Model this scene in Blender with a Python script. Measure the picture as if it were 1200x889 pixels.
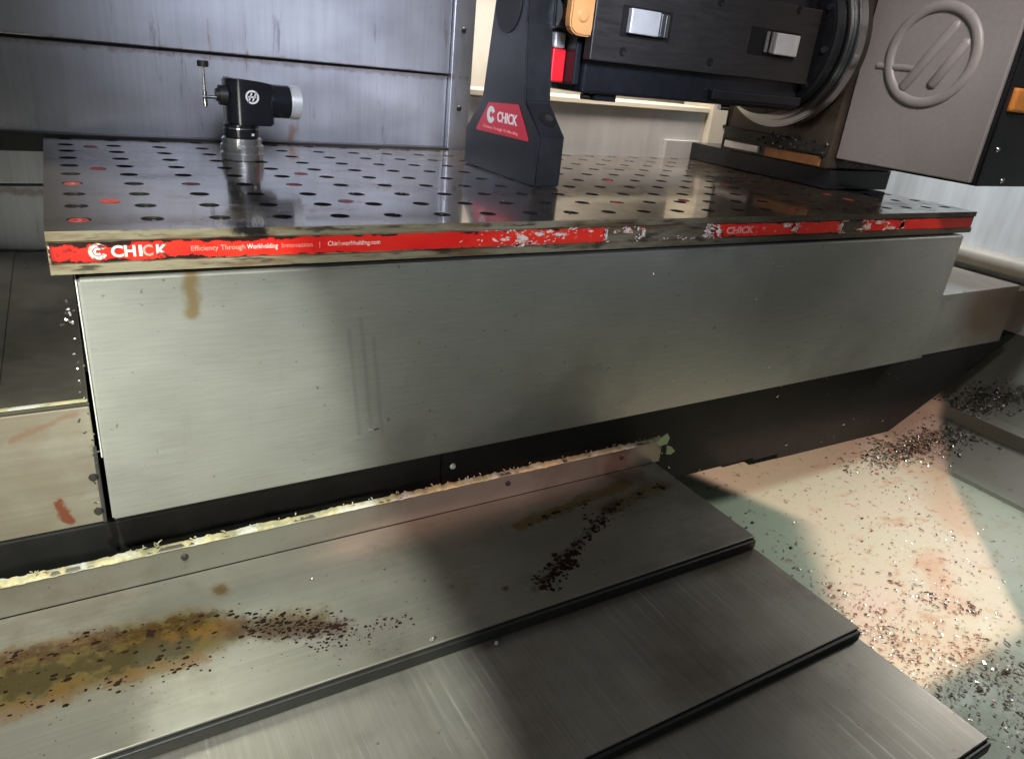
import bpy, bmesh, math, random
from mathutils import Vector, Matrix, noise
random.seed(7)
for o in list(bpy.data.objects): bpy.data.objects.remove(o)
S = bpy.context.scene
COL = S.collection
R = math.radians

# ------------------------------------------------------------------ camera
cam_d = bpy.data.cameras.new('camera'); cam = bpy.data.objects.new('camera', cam_d); COL.objects.link(cam)
rows = [[0.8599716812331961, 0.12608217737720884, -0.49452198335844694],
        [-0.5012057759345689, 0.39118633777579304, -0.7718588078835338],
        [0.09613260449387986, 0.9116339910761255, 0.3996022881163696]]
M = Matrix(rows).to_4x4(); M.translation = (0.01964602, -0.63918576, 0.15)
cam.matrix_world = M
cam_d.sensor_width = 36; cam_d.lens = 848.02 / 1200 * 36
cam_d.clip_start = 0.01; cam_d.clip_end = 100
S.camera = cam

# ------------------------------------------------------------------ world, lamps, exposure
W = bpy.data.worlds.new('World'); S.world = W; W.use_nodes = True
W.node_tree.nodes['Background'].inputs[0].default_value = (.90, .94, 1.0, 1)
W.node_tree.nodes['Background'].inputs[1].default_value = .11
S.view_settings.view_transform = 'Standard'; S.view_settings.look = 'None'
S.view_settings.exposure = 0.0; S.view_settings.gamma = 1

def lamp(name, kind, loc, aim, power, col, **k):
    d = bpy.data.lights.new(name, kind); d.energy = power; d.color = col
    for a, v in k.items():
        if a != 'scale': setattr(d, a, v)
    o = bpy.data.objects.new(name, d); COL.objects.link(o); o.location = loc
    o.rotation_euler = (Vector(aim) - Vector(loc)).to_track_quat('-Z', 'Y').to_euler()
    if 'scale' in k: o.scale = k['scale']
    return o
lamp('lamp_key', 'AREA', (-.36, -.62, -.10), (.12, .0, -.19), .62, (1, 1, .88), shape='RECTANGLE', size=.25, size_y=.15, spread=R(45))
lamp('lamp_down', 'SPOT', (-.20, -.95, 1.45), (-.16, -.20, -.34), 310, (.95, 1, .93), spot_size=R(25.6), spot_blend=.07, shadow_soft_size=.025, scale=(1.0, 1.6, 1))
lamp('lamp_cool', 'AREA', (.25, -.85, .62), (.60, .56, .08), 2.0, (.74, .81, 1), shape='RECTANGLE', size=.5, size_y=.35, spread=R(31))
lamp('fill_floor', 'AREA', (1.66, -.16, .12), (1.05, -.22, -.5), 1.2, (1, .98, .93), shape='RECTANGLE', size=.15, size_y=.2, spread=R(80))  # unseen fill added from the right to lift the floor
lf = lamp('lamp_floor', 'SPOT', (.26, -1.02, .45), (1.115, -.115, -.5), 165, (1, .57, .47), spot_size=R(34), spot_blend=.05, shadow_soft_size=.008)
lamp('fill_flange', 'SPOT', (.42, -1.0, .35), (.42, -.006, -.322), 60, (1, .60, .56), spot_size=R(25), spot_blend=.5, shadow_soft_size=.01, scale=(1.0, .10, 1))  # added spot standing in for the pink reflection on the flange
lamp('fill_cover', 'AREA', (.70, -.45, .75), (1.13, .07, .16), .5, (1, .90, .86), shape='RECTANGLE', size=.2, size_y=.2, spread=R(38))  # added fill to brighten the grey motor cover
lamp('fill_wall', 'AREA', (1.45, .45, .65), (1.74, .2, -.05), 1.6, (.92, .97, 1), shape='RECTANGLE', size=.3, size_y=.3, spread=R(70))  # unseen fill put in for the white side wall
lamp('fill_rear', 'AREA', (.85, .44, .75), (.92, .65, 0), 5.0, (1, .90, .80), shape='RECTANGLE', size=.6, size_y=.1, spread=R(75))  # unseen warm fill put in to light the rear sheet and ledge

def beam_mask(o):
    """node mask put on the unseen floor lamp: cuts its beam to a straight-edged strip"""
    d = o.data; d.use_nodes = True; t = d.node_tree; em = t.nodes['Emission']
    def mth(op, a, b=0.):
        x = t.nodes.new('ShaderNodeMath'); x.operation = op
        for i, v in enumerate((a, b)):
            if hasattr(v, 'is_output'): t.links.new(v, x.inputs[i])
            else: x.inputs[i].default_value = v
        return x.outputs[0]
    def step(v, a, b):
        x = t.nodes.new('ShaderNodeMapRange'); x.interpolation_type = 'SMOOTHSTEP'; t.links.new(v, x.inputs[0])
        x.inputs[1].default_value = a; x.inputs[2].default_value = b; return x.outputs[0]
    g = t.nodes.new('ShaderNodeNewGeometry'); vt = t.nodes.new('ShaderNodeVectorTransform')
    vt.vector_type = 'VECTOR'; vt.convert_from = 'WORLD'; vt.convert_to = 'OBJECT'; t.links.new(g.outputs['Incoming'], vt.inputs[0])
    sx = t.nodes.new('ShaderNodeSeparateXYZ'); t.links.new(vt.outputs[0], sx.inputs[0])
    z = mth('MULTIPLY', sx.outputs[2], -1.); u = mth('DIVIDE', sx.outputs[0], z); v = mth('DIVIDE', sx.outputs[1], z)
    m = step(mth('ADD', u, mth('MULTIPLY', mth('MAXIMUM', mth('ADD', v, .01), 0.), 3.2)), -.105, -.060)
    m = mth('MULTIPLY', m, mth('SUBTRACT', 1., step(u, .098, .106)))
    m = mth('MULTIPLY', m, step(mth('SUBTRACT', v, mth('MULTIPLY', u, .69)), -.163, -.146))
    m = mth('MULTIPLY', m, mth('SUBTRACT', 1., step(mth('SUBTRACT', v, mth('MULTIPLY', u, .45)), .125, .150)))
    t.links.new(m, em.inputs['Strength'])
beam_mask(lf)  # outline of the floor light patch is made up in the lamp nodes

# ------------------------------------------------------------------ node helper
class NB:
    def __init__(s, name):
        s.m = bpy.data.materials.new(name); s.m.use_nodes = True; s.t = s.m.node_tree
        s.b = s.t.nodes['Principled BSDF']; s.pos = s.n('ShaderNodeNewGeometry').outputs['Position']
    def n(s, ty, **k):
        x = s.t.nodes.new(ty)
        for a, v in k.items(): setattr(x, a, v)
        return x
    def put(s, sock, v):
        if hasattr(v, 'links') or hasattr(v, 'is_output'): s.t.links.new(v, sock)
        elif isinstance(v, (tuple, list)) and len(v) == 3 and sock.type == 'RGBA': sock.default_value = (*v, 1)
        else: sock.default_value = v
    def math(s, op, a, b=0., c=None, clamp=False):
        x = s.n('ShaderNodeMath', operation=op, use_clamp=clamp); s.put(x.inputs[0], a); s.put(x.inputs[1], b)
        if c is not None: s.put(x.inputs[2], c)
        return x.outputs[0]
    def vm(s, op, a, b=None, out=0):
        x = s.n('ShaderNodeVectorMath', operation=op); s.put(x.inputs[0], a)
        if b is not None:
            if op == 'SCALE': s.put(x.inputs['Scale'], b)
            else: s.put(x.inputs[1], b)
        return x.outputs[out]
    def scaled(s, v): return s.vm('MULTIPLY', s.pos, v)
    def noise(s, scale=(1, 1, 1), sc=1., detail=4, rough=.55, out='Fac', off=(0, 0, 0)):
        x = s.n('ShaderNodeTexNoise'); s.put(x.inputs['Vector'], s.vm('ADD', s.scaled(scale), off)); x.inputs['Scale'].default_value = sc
        x.inputs['Detail'].default_value = detail; x.inputs['Roughness'].default_value = rough
        return x.outputs[out]
    def ss(s, v, a, b):
        x = s.n('ShaderNodeMapRange', interpolation_type='SMOOTHSTEP'); s.put(x.inputs[0], v)
        s.put(x.inputs[1], a); s.put(x.inputs[2], b); x.inputs[3].default_value = 0; x.inputs[4].default_value = 1
        return x.outputs[0]
    def lin(s, v, a, b, c, d):
        x = s.n('ShaderNodeMapRange'); s.put(x.inputs[0], v)
        for i, q in enumerate((a, b, c, d)): x.inputs[i + 1].default_value = q
        return x.outputs[0]
    def mix(s, f, a, b, blend='MIX'):
        x = s.n('ShaderNodeMix', data_type='RGBA', blend_type=blend); s.put(x.inputs[0], f); s.put(x.inputs[6], a); s.put(x.inputs[7], b)
        return x.outputs[2]
    def capsule(s, a, b, r, amp=.02, nsc=30, soft=.5, flat=(1, 1, 0)):
        """soft irregular streak from a to b (world), radius r"""
        nz = s.n('ShaderNodeTexNoise'); s.put(nz.inputs['Vector'], s.pos); nz.inputs['Scale'].default_value = nsc; nz.inputs['Detail'].default_value = 8; nz.inputs['Roughness'].default_value = .68
        w = s.vm('SCALE', s.vm('SUBTRACT', nz.outputs['Color'], (.5, .5, .5)), amp)
        p = s.vm('MULTIPLY', s.vm('ADD', s.pos, w), flat)
        a = Vector(a) * Vector(flat) if False else Vector([i * j for i, j in zip(a, flat)]); b = Vector([i * j for i, j in zip(b, flat)])
        pa = s.vm('SUBTRACT', p, tuple(a)); ba = b - a
        h = s.math('DIVIDE', s.vm('DOT_PRODUCT', pa, tuple(ba), out=1), max(ba.length_squared, 1e-9), clamp=True)
        d = s.vm('LENGTH', s.vm('SUBTRACT', pa, s.vm('SCALE', tuple(ba), h)), out=1)
        return s.math('SUBTRACT', 1, s.ss(d, r * soft, r))
    def bump(s, h, strength=.2, dist=.001):
        x = s.n('ShaderNodeBump'); x.inputs['Strength'].default_value = strength; x.inputs['Distance'].default_value = dist
        s.put(x.inputs['Height'], h); s.t.links.new(x.outputs[0], s.b.inputs['Normal'])
    def fin(s, col, rough, metal=0., spec=None, coat=None):
        s.put(s.b.inputs['Base Color'], col); s.put(s.b.inputs['Roughness'], rough); s.put(s.b.inputs['Metallic'], metal)
        if spec is not None: s.b.inputs['Specular IOR Level'].default_value = spec
        if coat: s.b.inputs['Coat Weight'].default_value = coat[0]; s.b.inputs['Coat Roughness'].default_value = coat[1]
        return s.m

def brushed(name, c, rough, metal, grain, var=.25, dirt=None, rv=.12, bump=.12):
    """grain = scale vector: large across the grain, small along it"""
    k = NB(name)
    g = k.noise(grain, 1, 6, .7); g2 = k.noise((3, 3, 3), 1, 4, .6); f = k.noise((160, 160, 160), 1, 3)
    v = k.math('ADD', k.lin(g, .25, .75, 1 - var, 1 + var), k.lin(g2, .3, .7, -.12, .12))
    col = k.mix(1, c, v, 'MULTIPLY')
    # put v into colour through a combine
    rgh = k.math('ADD', k.lin(g, .3, .7, rough - rv, rough + rv), k.lin(g2, .3, .7, -.05, .05))
    if dirt:
        dm = k.ss(k.noise((9, 9, 9), 1, 8, .7), .56, .72)
        col = k.mix(k.math('MULTIPLY', dm, dirt[1]), col, dirt[0])
        sp = k.ss(k.noise((70, 70, 70), 1, 4, .6), .66, .72)
        col = k.mix(k.math('MULTIPLY', sp, .6), col, (.06, .045, .03))
    k.bump(k.math('ADD', g, k.math('MULTIPLY', f, .3)), bump, .0006)
    return k.fin(col, rgh, metal)

def plain(name, c, rough, metal=0., var=.15, sc=40, bump=.1, spec=None):
    k = NB(name); n = k.noise((sc,) * 3, 1, 6, .65); n2 = k.noise((6, 6, 6), 1, 5, .6)
    v = k.math('MULTIPLY', k.lin(n, .25, .75, 1 - var, 1 + var), k.lin(n2, .3, .7, 1 - var, 1 + var))
    k.bump(n, bump, .0008)
    return k.fin(k.mix(1, c, v, 'MULTIPLY'), k.lin(n2, .3, .7, max(.03, rough - .07), rough + .07), metal, spec)

M_ = {}
# --- the specific ones
def m_front_panel():
    k = NB('brushed_panel')
    g = k.noise((22, 6, 520), 1, 6, .7); g2 = k.noise((2.2, 2, 3), 1, 4, .6); f = k.noise((260, 260, 260), 1, 3)
    v = k.math('ADD', k.lin(g, .25, .75, .86, 1.12), k.lin(g2, .3, .7, -.10, .10))
    col = k.mix(1, (.50, .505, .465), v, 'MULTIPLY')
    film = k.ss(k.noise((3.2, 2, 5), 1, 5, .6, off=(4, 0, 1)), .48, .66); col = k.mix(k.math('MULTIPLY', film, .45), col, (.24, .225, .20))  # soft dark reflections painted into the colour along with dirt film
    scr = k.math('MULTIPLY', k.ss(k.noise((22, 4, 260), 1, 4, .7, off=(3, 3, 3)), .66, .74), .5); col = k.mix(scr, col, (.27, .26, .23))
    drp = k.math('MULTIPLY', k.ss(k.noise((60, 3, 3.5), 1, 4, .6, off=(6, 0, 0)), .62, .74), .12); col = k.mix(drp, col, (.26, .225, .17))
    drip = k.capsule((.100, 0, -.036), (.097, 0, -.070), .010, .016, 60, .15, (1, 0, 1))
    col = k.mix(k.math('MULTIPLY', drip, .75), col, (.30, .19, .05))
    for x, z0, z1 in ((.235, -.10, -.215), (.247, -.09, -.205), (.26, -.11, -.22)):
        sm = k.capsule((x, 0, z0), (x + .012, 0, z1), .0035, .004, 25, .1, (1, 0, 1))
        col = k.mix(k.math('MULTIPLY', sm, .2), col, (.17, .165, .15))
    sp = k.ss(k.noise((140, 140, 140), 1, 3, .5), .71, .75)
    col = k.mix(k.math('MULTIPLY', sp, .5), col, (.10, .09, .07))
    rs = k.capsule((1.49, 0, -.2), (1.68, 0, -.22), .12, .06, 14, .1, (1, 0, 1))
    col = k.mix(k.math('MULTIPLY', rs, .8), col, (.20, .11, .05))
    k.bump(k.math('ADD', g, k.math('MULTIPLY', f, .4)), .14, .0006)
    return k.fin(col, k.lin(g2, .3, .7, .36, .48), .85)
def m_low_panel():
    k = NB('stained_cover_panel')
    g = k.noise((5, 5, 120), 1, 6, .7); g2 = k.noise((7, 7, 7), 1, 6, .6)
    col = k.mix(1, (.27, .255, .205), k.lin(g, .25, .75, .8, 1.15), 'MULTIPLY')
    col = k.mix(k.math('MULTIPLY', k.ss(g2, .45, .65), .45), col, (.15, .10, .055))
    rust = k.capsule((-.024, 0, -.255), (-.018, 0, -.275), .006, .016, 90, .4, (1, 0, 1))
    col = k.mix(k.math('MULTIPLY', rust, .9), col, (.16, .035, .012))
    ln = k.capsule((-.05, 0, -.185), (.0, 0, -.168), .004, .012, 50, .1, (1, 0, 1))
    col = k.mix(k.math('MULTIPLY', ln, .5), col, (.20, .10, .05))
    k.bump(g, .1, .0006)
    return k.fin(col, .5, .45)
def m_plate_top():
    k = NB('oiled_plate_steel')
    g = k.noise((4, 90, 90), 1, 5, .7); g2 = k.noise((6, 6, 6), 1, 6, .65); f = k.noise((30, 30, 30), 1, 5, .7)
    col = k.mix(1, (.19, .150, .108), k.lin(g2, .3, .7, .6, 1.25), 'MULTIPLY')
    rust = k.math('MULTIPLY', k.ss(k.noise((5, 9, 9), 1, 8, .72, off=(3, 1, 0)), .50, .66), .65)
    col = k.mix(rust, col, (.12, .06, .025))
    dk = k.capsule((.145, .015, 0), (.155, -.002, -.004), .02, .035, 40, .2, (1, 1, 0))
    dk2 = k.capsule((.42, .14, 0), (.52, .20, 0), .06, .09, 18, .1, (1, 1, 0))
    col = k.mix(dk, col, (.012, .011, .010)); col = k.mix(k.math('MULTIPLY', dk2, .75), col, (.035, .02, .015))
    rgh = k.math('ADD', k.lin(f, .3, .7, .10, .24), k.math('MULTIPLY', rust, .25))
    k.bump(k.math('ADD', k.math('MULTIPLY', g, .4), f), .05, .0006)
    return k.fin(col, rgh, .75, coat=(.5, .06))
def m_plate_edge():
    k = NB('grimy_plate_edge')
    n = k.noise((10, 60, 60), 1, 6, .6); n2 = k.noise((26, 120, 160), 1, 5, .6)
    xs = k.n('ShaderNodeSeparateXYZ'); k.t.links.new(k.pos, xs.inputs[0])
    col = k.mix(k.ss(n, .42, .66), (.40, .36, .25), (.17, .11, .06))
    col = k.mix(k.math('MULTIPLY', k.ss(n2, .54, .66), .8), col, (.03, .022, .016))
    dk = k.capsule((.145, 0, 0), (.158, 0, -.006), .014, .03, 60, .2, (1, 0, 1))
    col = k.mix(dk, col, (.01, .009, .008))
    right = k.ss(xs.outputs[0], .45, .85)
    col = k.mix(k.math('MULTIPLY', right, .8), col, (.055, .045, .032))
    k.bump(n2, .25, .001)
    return k.fin(col, k.lin(n, .3, .7, .3, .6), .55)
def m_sticker(name='red_sticker', worn=True):
    k = NB(name)
    xs = k.n('ShaderNodeSeparateXYZ'); k.t.links.new(k.pos, xs.inputs[0]); x, z = xs.outputs[0], xs.outputs[2]
    n = k.noise((40, 60, 60), 1, 7, .7); n2 = k.noise((120, 120, 160), 1, 5, .65)
    col = k.mix(k.ss(k.noise((12, 12, 30), 1, 4), .35, .7), (.66, .012, .010), (.78, .035, .018))
    if worn:
        # grime creeping from the two long edges, strongest at the left end
        e = k.math('ABSOLUTE', k.math('ADD', z, .0175))
        lft = k.math('SUBTRACT', 1, k.ss(x, .0, .30))
        thr = k.math('ADD', e, k.math('MULTIPLY', k.math('SUBTRACT', n, .5), .026))
        dm = k.ss(thr, k.math('SUBTRACT', .0086, k.math('MULTIPLY', lft, .0036)), k.math('SUBTRACT', .0098, k.math('MULTIPLY', lft, .0036)))
        col = k.mix(dm, col, (.018, .006, .005))
        bl = k.math('MULTIPLY', k.ss(k.noise((45, 45, 70), 1, 7, .75, off=(5, 2, 1)), .52, .62), k.math('MULTIPLY', lft, .75))
        col = k.mix(bl, col, (.05, .006, .006))
        col = k.mix(k.math('SUBTRACT', 1, k.ss(x, -.002, .008)), col, (.02, .01, .01))
        # scuffs showing white paper right of the middle
        sc = k.math('MULTIPLY', k.ss(n2, .60, .66), k.math('MULTIPLY', k.ss(x, .37, .41), k.math('SUBTRACT', 1, k.ss(e, .004, .0085))))
        sc = k.math('MULTIPLY', sc, k.math('SUBTRACT', 1, k.ss(x, 1.06, 1.09)))
        col = k.mix(k.math('MULTIPLY', sc, .85), col, (.75, .55, .48))
    return k.fin(col, .38, 0)
def m_way_plate(n_, stains):
    k = NB(n_)
    g = k.noise((330, 5, 5), 1, 6, .7); gx = k.noise((4, 240, 5), 1, 6, .7); g2 = k.noise((4, 4, 4), 1, 5, .6)
    base = (.24, .23, .195) if stains else (.25, .238, .205)
    if stains: v = k.math('ADD', k.lin(gx, .25, .75, .88, 1.1), k.lin(g2, .3, .7, -.14, .14))
    else: v = k.math('ADD', k.lin(g, .25, .75, .84, 1.14), k.lin(g2, .3, .7, -.2, .2))
    col = k.mix(1, base, v, 'MULTIPLY')
    if not stains:
        film = k.ss(k.noise((5, 7, 5), 1, 5, .6, off=(1, 4, 0)), .5, .7); col = k.mix(k.math('MULTIPLY', film, .35), col, (.12, .075, .062))
        scr = k.ss(k.noise((240, 3, 3), 1, 5, .8, off=(9, 0, 0)), .54, .66); msk = k.ss(k.noise((5, 6, 5), 1, 3, .5, off=(4, 2, 2)), .42, .56)
        col = k.mix(k.math('MULTIPLY', k.math('MULTIPLY', scr, msk), .7), col, (.46, .45, .41))
    gr = k.ss(k.noise((7, 9, 7), 1, 7, .7, off=(2, 9, 0)), .50, .70); col = k.mix(k.math('MULTIPLY', gr, .4), col, (.11, .085, .055))
    # fine rust freckles
    fr = k.ss(k.noise((190, 190, 190), 1, 3, .5), .69, .74)
    col = k.mix(k.math('MULTIPLY', fr, .55), col, (.11, .06, .03))
    rough = k.math('ADD', k.lin(g2, .3, .7, .32, .48), k.lin(k.noise((9, 7, 9), 1, 5, .6, off=(7, 7, 0)), .3, .7, -.08, .08))
    tot = None
    def add(a, b, r, c, f, amp=.03, ns=25, soft=.3):
        nonlocal col, tot
        m = k.capsule(a, b, r, amp, ns, soft); m = k.math('MULTIPLY', m, f)
        col = k.mix(m, col, c); tot = m if tot is None else k.math('MAXIMUM', tot, m)
    if stains:
        OIL, ORG, BRN = (.062, .042, .006), (.105, .045, .007), (.030, .012, .005)
        add((-.16, -.085, 0), (.06, -.092, 0), .056, OIL, .95, .03, 34, .35)
        add((.02, -.088, 0), (.165, -.115, 0), .026, OIL, .75, .045, 36, .25)
        add((-.12, -.050, 0), (.0, -.062, 0), .012, ORG, .5, .05, 60, .2)
        add((.03, -.085, 0), (.10, -.095, 0), .014, ORG, .6, .05, 60, .2)
        add((.0, -.118, 0), (.07, -.126, 0), .008, ORG, .5, .05, 60, .2)
        add((-.11, -.125, 0), (-.03, -.118, 0), .014, ORG, .5, .05, 60, .2)
        add((.10, -.100, 0), (.185, -.138, 0), .020, BRN, .75, .05, 80, .15)
        add((-.1, -.06, 0), (.08, -.075, 0), .014, BRN, .7, .08, 80, .1)
        add((-.12, -.085, 0), (.05, -.10, 0), .02, (.022, .016, .005), .75, .09, 60, .3)
        add((.097, -.040, 0), (.098, -.044, 0), .015, (.055, .034, .010), .95, .014, 60, .1)
        # upper right stain
        add((.42, -.062, 0), (.60, -.034, 0), .016, OIL, .85, .03, 30, .25)
        add((.54, -.075, 0), (.645, -.058, 0), .022, OIL, .8, .03, 30, .25)
        add((.60, -.010, 0), (.625, -.03, 0), .03, BRN, .75, .04, 30, .2)
        add((.38, -.162, 0), (.56, -.065, 0), .010, (.02, .012, .006), .55, .025, 50, .2)
        add((.35, -.15, 0), (.352, -.15, 0), .006, BRN, .8, .012, 80, .1)
        add((.18, -.160, 0), (.22, -.152, 0), .02, BRN, .3, .03, 60, .1)
        for q in ((.3, -.125), (.27, -.10)):
            add((q[0], q[1], 0), (q[0] + .002, q[1], 0), .006, BRN, .5, .015, 70, .1)
        rough = k.math('SUBTRACT', rough, k.math('MULTIPLY', tot, .16)); k.put(k.b.inputs['Specular IOR Level'], k.math('SUBTRACT', .5, k.math('MULTIPLY', tot, .32)))
        pass
    nb = k.math('ADD', gx if stains else g, k.math('MULTIPLY', k.noise((150, 150, 150), 1, 4), .4))
    k.bump(nb, .12, .0006)
    met = .7 if tot is None else k.math('SUBTRACT', .7, k.math('MULTIPLY', tot, .70))
    return k.fin(col, rough, met)
def m_back_panel():
    k = NB('blue_grey_sheet_steel')
    g = k.noise((150, 4, 3.0), 1, 6, .7); g2 = k.noise((2.5, 3, 5), 1, 5, .6)
    v = k.math('ADD', k.lin(g, .25, .75, .88, 1.10), k.lin(g2, .3, .7, -.2, .2))
    col = k.mix(1, (.41, .41, .43), v, 'MULTIPLY')
    st = k.ss(k.noise((45, 3, 5), 1, 6, .7, off=(2, 0, 0)), .60, .72)
    col = k.mix(k.math('MULTIPLY', st, .55), col, (.06, .05, .045))
    dr = k.math('MULTIPLY', k.ss(k.noise((70, 3, 7), 1, 6, .7, off=(8, 1, 3)), .60, .68), k.ss(k.noise((4, 4, 4), 1, 3), .42, .6))
    col = k.mix(k.math('MULTIPLY', dr, .6), col, (.17, .10, .055))
    xs = k.n('ShaderNodeSeparateXYZ'); k.t.links.new(k.pos, xs.inputs[0])
    jag = k.math('MULTIPLY', k.ss(k.noise((90, 3, .5), 1, 5, .75, off=(1, 6, 2)), .45, .85), .022)
    for zs in (.1195, -.0675):
        dz = k.math('SUBTRACT', zs, xs.outputs[2]); m1 = k.math('MULTIPLY', k.ss(dz, 0., .001), k.math('SUBTRACT', 1, k.ss(k.math('SUBTRACT', dz, jag), -.008, .004)))
        col = k.mix(k.math('MULTIPLY', k.math('MULTIPLY', m1, k.ss(k.noise((14, 3, 2), 1, 4, .6), .35, .65)), .65), col, (.15, .08, .04))
    rs = k.capsule((.33, 0, -.01), (.335, 0, .025), .009, .02, 60, .1, (1, 0, 1))
    col = k.mix(k.math('MULTIPLY', rs, .6), col, (.28, .12, .04))
    for a, b in (((-.1, 0, .118), (.6, 0, .116)), ((-.1, 0, -.075), (.02, 0, -.08))):
        ed = k.capsule(a, b, .008, .02, 60, .1, (1, 0, 1)); col = k.mix(k.math('MULTIPLY', ed, .5), col, (.13, .06, .03))
    k.bump(g, .1, .0008)
    return k.fin(col, k.lin(g2, .3, .7, .30, .44), .8)
def m_floor():
    k = NB('painted_chip_pan')
    n = k.noise((5, 5, 5), 1, 7, .65); n2 = k.noise((16, 22, 10), 1, 8, .7); n3 = k.noise((60, 60, 60), 1, 5, .6)
    col = k.mix(k.ss(n, .35, .7), (.39, .48, .36), (.43, .45, .37))
    rust = k.math('MULTIPLY', k.ss(n2, .53, .68), .75)
    near = k.capsule((1.35, .0, 0), (1.02, -.22, 0), .24, .1, 6, .2)
    rust = k.math('MULTIPLY', rust, k.math('ADD', .25, k.math('MULTIPLY', near, .75)))
    col = k.mix(k.math('MULTIPLY', rust, .8), col, (.33, .17, .075))
    for a, b, r, f in (((1.40, -.03, 0), (1.26, -.16, 0), .05, .7), ((1.12, -.20, 0), (1.04, -.27, 0), .035, .75), ((.95, -.33, 0), (.98, -.38, 0), .05, .5)):
        m = k.capsule(a, b, r * 1.3, .11, 16, .02); col = k.mix(k.math('MULTIPLY', m, f * .55), col, (.36, .20, .08))
    col = k.mix(k.math('MULTIPLY', k.ss(n3, .60, .68), .65), col, (.10, .075, .05))
    xs = k.n('ShaderNodeSeparateXYZ'); k.t.links.new(k.pos, xs.inputs[0])
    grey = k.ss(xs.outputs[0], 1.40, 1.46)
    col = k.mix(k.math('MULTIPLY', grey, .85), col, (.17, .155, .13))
    k.bump(n3, .2, .001)
    return k.fin(col, k.lin(n2, .3, .7, .48, .7), 0)
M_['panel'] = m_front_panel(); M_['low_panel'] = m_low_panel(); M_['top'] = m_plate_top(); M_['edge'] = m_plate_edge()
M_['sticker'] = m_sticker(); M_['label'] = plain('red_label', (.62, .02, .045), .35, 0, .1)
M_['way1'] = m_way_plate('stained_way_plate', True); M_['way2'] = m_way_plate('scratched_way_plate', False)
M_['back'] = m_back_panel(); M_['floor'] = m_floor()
M_['black'] = plain('black_anodised', (.013, .014, .017), .20, .1, .25, 60, .04)
M_['blackblue'] = plain('blue_black_oxide', (.017, .0175, .019), .32, .3, .25, 50, .06)
M_['apron'] = plain('black_apron_rubber', (.008, .0075, .007), .55, 0, .3, 50, .15, spec=.22)
M_['rubber'] = plain('black_wiper_rubber', (.012, .012, .011), .45, 0, .3, 90, .3)
M_['steel'] = brushed('turned_steel', (.50, .50, .50), .20, 1, (260, 6, 6), .05, bump=.02, rv=.03)
M_['dsteel'] = brushed('dark_fixture_steel', (.040, .036, .034), .40, .5, (20, 20, 160), .25, bump=.06)
M_['grey'] = plain('grey_brown_paint', (.262, .247, .240), .42, 0, .08, 120, .12)
M_['cream'] = plain('cream_enclosure_paint', (.58, .53, .43), .5, 0, .07, 25, .05)
M_['rail'] = plain('beige_rail_paint', (.36, .32, .265), .5, 0, .1, 25, .05)
M_['rearp'] = brushed('grey_rear_sheet', (.48, .47, .46), .42, .3, (30, 30, 4), .1, bump=.05)
M_['white'] = brushed('white_wall_sheet', (.66, .68, .70), .42, .1, (5, 26, 2.2), .2, bump=.06)
M_['dark'] = plain('dark_oily_sheet', (.060, .054, .042), .28, .5, .4, 14, .08)
M_['slab'] = plain('dark_table_casting', (.03, .028, .026), .6, .2)
M_['seam'] = plain('dark_seam_gap', (.012, .010, .008), .4)
M_['alu'] = plain('bare_aluminium', (.72, .71, .69), .34, .5, .12, 60, .1)
M_['bright'] = plain('bright_turned_steel', (.66, .65, .62), .24, .9, .06, 60, .03)
M_['tan'] = plain('amber_lit_tone', (.56, .27, .09), .5, 0, .12, 30)  # warm light on the end bracket is put into this tan
M_['orange'] = plain('orange_lit_tone', (.70, .26, .05), .5, 0, .2, 30)  # orange light put into the colour of the added block
M_['redp'] = plain('red_paint', (.62, .012, .02), .35)
M_['redplug'] = plain('red_plastic_plug', (.27, .028, .02), .5, 0, .4)
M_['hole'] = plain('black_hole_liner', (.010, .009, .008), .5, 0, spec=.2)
M_['print'] = plain('white_print', (.80, .76, .70), .5, 0, .15, 200)
def m_print():
    k = NB('worn_white_print'); n = k.noise((130, 90, 130), 1, 6, .75); n2 = k.noise((40, 40, 60), 1, 4, .6, off=(1, 5, 2))
    col = k.mix(k.ss(n, .52, .60), (.80, .76, .70), (.66, .30, .20)); col = k.mix(k.ss(n2, .56, .64), col, (.10, .02, .015))
    return k.fin(col, .5, 0)
M_['printed'] = m_print()
M_['printw'] = plain('worn_pink_print', (.80, .30, .24), .5, 0, .3, 300)
def m_paper():
    k = NB('torn_paper'); n = k.noise((150, 100, 190), 1, 6, .75)
    col = k.mix(k.ss(n, .46, .60), (.72, .66, .58), (.62, .12, .08)); col = k.mix(k.ss(k.noise((90, 90, 90), 1, 4, .6, off=(3, 3, 3)), .58, .68), col, (.12, .08, .06))
    return k.fin(col, .7, 0)
M_['paper'] = m_paper()
def m_bead():
    k = NB('smeared_sealant'); n = k.noise((18, 30, 30), 1, 6, .7); f = k.noise((300, 300, 300), 1, 4)
    col = k.mix(k.ss(n, .38, .62), (.22, .21, .12), (.40, .34, .18)); col = k.mix(k.ss(k.noise((40, 60, 60), 1, 5, off=(2, 2, 2)), .5, .62), col, (.36, .36, .31))
    col = k.mix(k.ss(k.noise((120, 120, 120), 1, 5, .6), .62, .72), col, (.16, .13, .07)); k.bump(f, .5, .001)
    return k.fin(col, .5, 0)
M_['bead'] = m_bead()
M_['tape'] = plain('green_tape', (.42, .52, .27), .6, 0, .15, 60)
M_['rust'] = plain('dark_rust_grain', (.013, .006, .004), .9, 0, .5, 200, .4, spec=.08)
M_['chip_s'] = plain('silver_chip', (.70, .68, .66), .25, 1)
M_['chip_d'] = plain('dark_chip', (.06, .055, .05), .4, .6)
M_['chip_p'] = plain('pale_tan_chip', (.40, .34, .25), .4, .2)
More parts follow.
